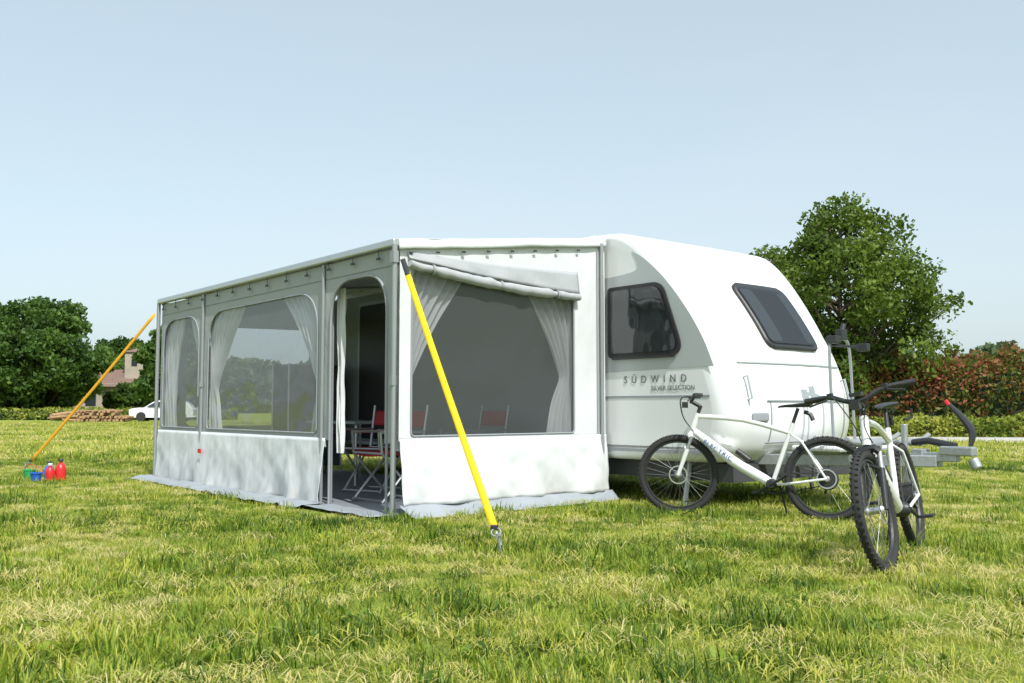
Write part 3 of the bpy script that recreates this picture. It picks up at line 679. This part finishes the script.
pole(-.035,-.02,2.31,.024); pole(-.035,LY+.01,2.30,.024); pole(-.02,4.29,2.28); pole(-.02,1.27,2.28); pole(.05,1.2,2.3,.012); pole(2.40,-.03,2.58,.02)
for y in(-0.0,1.27,4.29,LY):
    mb.tube([(.0,y,2.29),(2.42,y,2.57)],.014,8); mb.box((-.03,y-.02 if y<1 else y,.02),(.09,.09,.03))
mb.box((-.04,-.02,2.2),(.05,.06,.10)); mb.box((-.04,-.02,1.15),(.05,.05,.08)); mb.box((-.035,4.29,1.2),(.04,.05,.06))
mb.obj('poles',M_pole,aw)
mb=MB()
for i in range(13):
    y=.25+i*.45; mb.box((-.035,y,2.215+.01*math.sin(i)),(.015,.05,.02)); mb.tube([(-.03,y,2.29),(-.03,y,2.22)],.004,4)
for i in range(8): mb.box((.12+i*.28,-.035,zr(.12+i*.28)-.075),(.035,.012,.014))
mb.obj('clips',M_dark,aw,False)
mb=MB(); mb.box((-.085,4.15,.42),(.006,.09,.05)); mb.obj('label',M_redp,aw,False)
def curtain(mb,ua,dirn,ztop,ztie,zbot,wt,wk,wb,f,nf=9,A=.022,ph=0):
    def fn(u,v):
        z=ztop+(zbot-ztop)*v
        if z>ztie: k=(z-ztie)/(ztop-ztie); w_=wk+(wt-wk)*k**1.35
        else: k=(ztie-z)/(ztie-zbot); w_=wk+(wb-wk)*math.sin(k*math.pi/2)
        a=A*(.35+.65*w_/wt); sagz=z-.05*u*(1 if z<ztop-.02 else 0)*(1-abs(2*v-1))
        uu=u**(1+.3*nz3(v*2,ph))
        return f(ua+dirn*w_*uu, a*math.sin(u*nf*6.283+ph+1.1*math.sin(v*3)+1.5*nz3(u*3,v*1.5,ph)) + .02*nz3(u*8,v*5,ph), sagz)
    mb.grid(110,28,fn)
mb=MB()
ff=lambda y,o,z:(.06+o,y,z)
curtain(mb,1.36,1,2.12,1.15,.55,.95,.14,.26,ff,8,A=.035); curtain(mb,4.20,-1,2.12,1.15,.55,.95,.20,.32,ff,7,ph=1,A=.035)
curtain(mb,4.40,1,2.12,1.10,.55,.5,.12,.2,ff,5,ph=2); curtain(mb,5.72,-1,2.12,1.10,.55,.65,.35,.4,ff,5,ph=3)
fs_=lambda x,o,z:(x,.075+o,z)
curtain(mb,.04,1,2.14,1.02,.56,.74,.09,.14,fs_,7,ph=4,A=.035); curtain(mb,2.10,-1,2.08,1.25,.58,.66,.18,.38,fs_,6,ph=5,A=.035)
curtain(mb,1.18,-1,2.05,1.05,.5,.12,.10,.12,lambda y,o,z:(.10+o,y,z),3)
mb.obj('curtains',M_curt,aw)

def chair(name,x,y,rz):
    p=loc2w(x,y); c=empty(name,(p[0],p[1],.03),TH+rz); mb=MB()
    for sx in(-.24,.24):
        mb.tube([(sx,-.22,0),(sx,.22,.46)],.012,6); mb.tube([(sx,.22,0),(sx,-.22,.46)],.012,6); mb.tube([(sx,.24,.44),(sx,.32,.92)],.013,6)
        mb.tube([(sx,-.24,.66),(sx,.27,.66)],.014,6); mb.tube([(sx,-.22,.46),(sx,-.24,.66)],.012,6)
    for yy,z in((-.22,.02),(.22,.02),(.23,.46),(-.22,.46)): mb.tube([(-.24,yy,z),(.24,yy,z)],.011,6)
    mb.obj('frame',M_alu,c)
    mb=MB(); mb.grid(10,10,lambda u,v:(-.23+.46*u,-.22+.45*v,.46-.03*math.sin(math.pi*u))); mb.obj('seat',M_red,c,solid=.01)
    mb=MB(); mb.grid(10,6,lambda u,v:(-.24+.48*u,.28+.04*v+.03*math.sin(math.pi*u),.70+.16*v)); mb.obj('backrest',M_red,c,solid=.012)
chair('folding_chair',.62,1.15,-1.5); chair('folding_chair.001',1.80,1.35,-1.6); chair('folding_chair.002',1.05,2.1,-1.2)
p=loc2w(1.6,3.4); tb=empty('camping_table',(p[0],p[1],.03),TH); mb=MB(); mb.box((0,0,.72),(.8,1.2,.03)); mb.obj('table_top',M_silver,tb,False,bevel=.008)
mb=MB(); [mb.tube([(a,b,0),(a*.9,b*.9,.7)],.015,6) for a in(-.35,.35) for b in(-.55,.55)]; mb.obj('legs',M_alu,tb)
p=loc2w(1.9,5.35); cb=empty('camping_cupboard',(p[0],p[1],.03),TH)
mb=MB(); 
for a in(-.4,.4):
    for b in(-.25,.25): mb.tube([(a,b,0),(a,b,1.5)],.014,6)
mb.obj('frame',M_alu,cb)
mb=MB(); [mb.box((0,0,z),(.8,.5,.02)) for z in(.1,.55,1.0,1.48)]; mb.box((0,.24,.8),(.78,.01,1.4)); mb.box((.39,0,.8),(.01,.48,1.4)); mb.obj('fabric_shelves',mat('cupboard_fabric',(.12,.13,.15),.8),cb,False)

# ------------------------------------------------------------------ straps
def strap(name,A,B,wd,m,face,hook=True):
    e=empty(name); A=Vector(A);B=Vector(B); d=(B-A).normalized(); s=d.cross(Vector(face)).normalized(); nn=s.cross(d)
    L_=(B-A).length
    def seg(t0,t1,m_,nm,wf=1,off=0):
        mb=MB(); mb.grid(2,24,lambda u,v:tuple(A+d*L_*(t0+(t1-t0)*v)+s*wd*wf*(u-.5)+nn*(off)+Vector((0,0,-.02*math.sin(math.pi*(t0+(t1-t0)*v)))))); mb.obj(nm,m_,e,solid=.002)
    if hook: seg(0,.07,M_dark,'hook_loop',.9,.003)
    seg(.06 if hook else 0,.955,m,'webbing'); 
    mb=MB(); c=A+d*L_*.965; mb.ring(c,nn,.03,.005,16,6); mb.tube([c,B],.010,6); mb.tube([B+Vector((0,0,-.12)),B+Vector((-.01,0,.06))],.009,6); mb.lathe([(.018,0),(.018,.012)],B+Vector((-.01,0,.06))); mb.obj('tensioner_and_peg',M_steel,e)
    mb=MB(); mb.box(A+d*L_*.952,(.05,.025,.03)); mb.obj('buckle',M_dark,e,False,bevel=.004)
strap('tie_down_strap',(-.92,7.95,2.17),(-.07,5.98,.07),.048,M_yel,(0,-1,.2))
strap('tie_down_strap.001',(-4.70,12.48,2.15),(-7.15,14.1,.05),.055,M_ora,(-.3,-1,.3),False)

def bottle(name,x,y,m,h,kind):
    e=empty(name,(x,y,0)); mb=MB()
    mb.lathe([(.05*h/.28,0),(.065*h/.28,.01),(.07*h/.28,h*.5),(.05*h/.28,h*.72),(.022,h*.8),(.022,h*.9)],(0,0,.02),n=20); mb.obj('body',m,e)
    mb=MB(); mb.lathe([(.028,h*.88),(.028,h*.96),(.02,h)],(0,0,.02),n=14); mb.obj('cap',M_fabw if kind else M_dark,e)
def bucket(name,x,y,m,h):
    e=empty(name,(x,y,0)); mb=MB(); mb.lathe([(.05,0),(.07,h),(.075,h),(.075,h-.012),(.066,h-.012),(.045,.012)],(0,0,.04),n=24); mb.obj('pail',m,e)
    mb=MB(); mb.tube([(.07*math.cos(a),.02,.04+h+.06*math.sin(a)) for a in [math.pi*i/12 for i in range(13)]],.004,6); mb.obj('handle',M_redp,e)
bottle('plastic_bottle',-5.62,11.95,M_redp,.27,0); bottle('plastic_bottle.001',-5.71,11.86,M_redp,.22,1); bottle('plastic_bottle.002',-5.78,11.98,M_blup,.24,0); bucket('toy_bucket',-5.93,11.80,M_grnp,.13); bucket('toy_bucket.001',-5.78,11.66,M_blup,.10)

# ------------------------------------------------------------------ bicycles
def bicycle(name,front,rear,lean,steer,seed=0,forkmat=None):
    f=Vector(front);r_=Vector(rear); d=(f-r_); WB=d.length; hd=math.atan2(d.y,d.x)
    root=empty(name,(f.x,f.y,0)); root.rotation_euler=(lean,0,hd)
    RH=.345
    def wheel(M,nm,motor):
        mb=MB(); mb.M=M
        mb.ring((0,0,0),(0,1,0),.318,.027,56,10)
        for i in range(56):
            A=2*math.pi*i/56
            for yy in(-.016,.016): mb.box(((.343)*math.cos(A+yy*2),yy,.343*math.sin(A+yy*2)),(.012,.014,.012),Matrix.Rotation(-A,3,'Y'))
        mb.mi=1; mb.ring((0,0,0),(0,1,0),.286,.011,56,6,.014)
        mb.mi=2
        mb.lathe([(.018,-.055),(.03,-.04),(.02,-.03),(.02,.03),(.03,.04),(.018,.055)],(0,0,0),(0,1,0),16)
        mb.ring((0,.045,0),(0,1,0),.075,.006,28,4,.001)
        mb.mi=3
        for i in range(32):
            A=2*math.pi*i/32; sg=1 if i%2 else -1; B=A+(.6 if (i//2)%2 else -.6); hr=.05 if motor else .028
            mb.tube([(hr*math.cos(B),sg*.035,hr*math.sin(B)),(.28*math.cos(A),0,.28*math.sin(A))],.0012,4,cap=False)
        mb.mi=0
        if motor: mb.lathe([(.04,-.05),(.085,-.045),(.09,0),(.085,.04),(.04,.045)],(0,0,0),(0,1,0),24)
        mb.obj(nm,[M_rubber,M_dark,M_alu,M_spoke],root)
    hub=Vector((0,0,RH)); ax=Vector((-.342,0,.94)).normalized(); piv=Vector((-.11,0,.70))
    S=Matrix.Translation(piv)@Matrix.Rotation(steer,4,ax)@Matrix.Translation(-piv)
    wheel(S@Matrix.Translation(hub),'front_wheel',False); rh=Vector((-WB,0,RH)); wheel(Matrix.Translation(rh),'rear_wheel',True)
    mb=MB(); mb.M=S
    crown=piv-ax*.03; off=hub-(piv-ax*((piv-hub).dot(ax)))
    for sg in(-1,1):
        y=Vector((0,sg*.062,0)); mb.mi=0
        low=hub+y; mb.tube([low,low+ax*.24],[.016,.021],10); mb.mi=1; mb.tube([low+ax*.23,crown+y+off*.9],.015,10)
    mb.mi=0; mb.tube([crown+Vector((0,-.062,0))+off*.8,crown+Vector((0,-.04,0))+ax*.02,crown+Vector((0,.04,0))+ax*.02,crown+Vector((0,.062,0))+off*.8],.024,8)
    mb.tube([low+ax*.24+Vector((.02,0,0)),low+ax*.27+Vector((.02,-.062,0)),low+ax*.24+Vector((.02,-.124,0))],.011,6)
    top=piv+ax*.26; mb.mi=2
    mb.tube([piv,top],.017,10); st=top+Vector((.08,0,.035)); mb.tube([top-ax*.01,st],.018,10)
    mb.tube(catmull([st+Vector((-.07,-.31,.05)),st+Vector((-.03,-.16,.045)),st+Vector((0,-.05,0)),st+Vector((0,.05,0)),st+Vector((-.03,.16,.045)),st+Vector((-.07,.31,.05))],4),.0145,8)
    for sg in(-1,1):
        g0=st+Vector((-.05,sg*.20,.047)); g1=st+Vector((-.075,sg*.325,.05)); mb.tube([g0,g1],.0195,10)
        mb.tube([st+Vector((-.035,sg*.175,.045)),st+Vector((.0,sg*.18,.03)),st+Vector((.02,sg*.28,.01))],.006,6)
        mb.box(st+Vector((-.035,sg*.16,.055)),(.04,.03,.03))
        mb.tube(catmull([st+Vector((.0,sg*.16,.04)),st+Vector((.09,sg*.10,.02)),st+Vector((.07,sg*.03,-.14)),st+Vector((-.02,sg*.03,-.26))],5),.0035,5)
    mb.box(st+Vector((.0,.0,.035)),(.05,.07,.02)); mb.box(st+Vector((.055,0,-.03)),(.05,.05,.05))
    mb.obj('fork_and_handlebar',[forkmat or M_bikew,M_steel,M_dark],root)
    BB=Vector((-WB+.44,0,.29)); stt=BB+Vector((-.16,0,.47)); ht=piv+ax*.19; hb=piv+ax*.01
    mb=MB(); mb.tube([hb,ht],.026,12)
    mb.tube(catmull([ht-ax*.03,(ht+stt)/2+Vector((0,0,.0)),stt-Vector((0,0,.05))],3),[.022]*3+[.02]*4,10)
    dv=[hb+ax*.03,(hb+BB)/2+Vector((0,0,-.015)),BB]; mb.tube(catmull(dv,4),[.025,.032,.04,.042,.044,.044,.044,.042,.036],12)
    mb.tube([BB,stt+(stt-BB).normalized()*.04],.019,10)
    for sg in(-1,1):
        mb.tube([BB+Vector((0,sg*.03,0)),BB+Vector((-.1,sg*.05,.0)),rh+Vector((0,sg*.065,0))],.011,8)
        mb.tube([stt-Vector((0,0,.06)),stt+Vector((-.09,sg*.05,-.12)),rh+Vector((0,sg*.065,0))],.009,8)
    mb.obj('frame',M_bikew,root)
    mb=MB(); mb.mi=1; mb.tube([stt,stt+(stt-BB).normalized()*.17],.0145,10); sp=stt+(stt-BB).normalized()*.17
    sec=[(-.13,.075,.03,.03),(-.10,.08,.035,.035),(-.04,.07,.03,.03),(.02,.04,.025,.025),(.08,.024,.022,.02),(.13,.018,.015,.015),(.145,.008,.008,.008)]
    vs=[];nn=12
    for (x,hw,zt,th) in sec:
        for j in range(nn):
            A=2*math.pi*j/nn; vs.append(sp+Vector((x+.02,hw*math.cos(A),zt+th*.8*math.sin(A)*(1 if math.sin(A)<0 else .5))))
    fs=[(i*nn+j,i*nn+(j+1)%nn,(i+1)*nn+(j+1)%nn,(i+1)*nn+j) for i in range(len(sec)-1) for j in range(nn)]+[tuple(range(nn))[::-1],tuple((len(sec)-1)*nn+j for j in range(nn))]
    mb.add(vs,fs)
    mb.mi=1; mb.ring(BB+Vector((0,-.055,0)),(0,1,0),.082,.007,36,4,.002); mb.lathe([(.03,-.07),(.045,-.05),(.045,.05),(.03,.07)],BB,(0,1,0),16)
    for k in range(5):
        A=k*1.257; mb.tube([BB+Vector((0,-.055,0)),BB+Vector((.08*math.cos(A),-.055,.08*math.sin(A)))],.006,4)
    mb.ring(rh+Vector((0,-.05,0)),(0,1,0),.05,.008,24,4,.012)
    ca=-.5+seed
    cdir=Vector((math.cos(ca),0,math.sin(ca)))
    for sg in(-1,1):
        e_=BB+cdir*(.17*sg)+Vector((0,-.085*(1 if sg>0 else -1),0)); s0=BB+Vector((0,-.07*(1 if sg>0 else -1),0)); mb.tube([s0,e_],[.014,.01],8)
        mb.box(e_+Vector((0,-.05*(1 if sg>0 else -1),0)),(.09,.08,.018))
    for dz in(.083,-.083): mb.tube([BB+Vector((0,-.055,dz)),rh+Vector((0,-.055,dz*.6))],.004,4)
    mb.tube([rh+Vector((0,-.06,-.03)),rh+Vector((.03,-.06,-.12))],.012,6)
    ks=1 if lean<0 else -1
    mb.tube([BB+Vector((-.05,ks*.05,0)),BB+Vector((-.10,ks*.14,-.285))],.009,6)
    mb.tube([(hb+BB)/2+Vector((-.05,0,.06)),(hb+BB)/2+Vector((-.16,0,-.02))],.026,10)
    mb.tube([sp+Vector((-.05,0,-.03)),sp+Vector((-.10,0,-.05)),sp+Vector((-.12,0,-.10))],.02,6)
    mb.obj('saddle_and_drivetrain',[M_alu,M_dark],root)
    return root,hb,BB
b1,hb,BB=bicycle('mountain_bike',(1.44,8.34),(2.56,7.80),math.radians(3),math.radians(14))
dd=(BB-hb).normalized()
X=dd; Z=Vector((0,1,0)); Y=Z.cross(X)
text('frame_lettering','ELECTRIC',.062,MAT4(X,Y,Z,hb+dd*.14+Vector((0,.0445,0))-Y*.02),1.1,mat('decal_blue',(.05,.12,.35),.4),b1)
b2,_,_=bicycle('mountain_bike.001',(2.10,5.42),(2.68,6.36),math.radians(9),math.radians(-4),.9,M_dark)
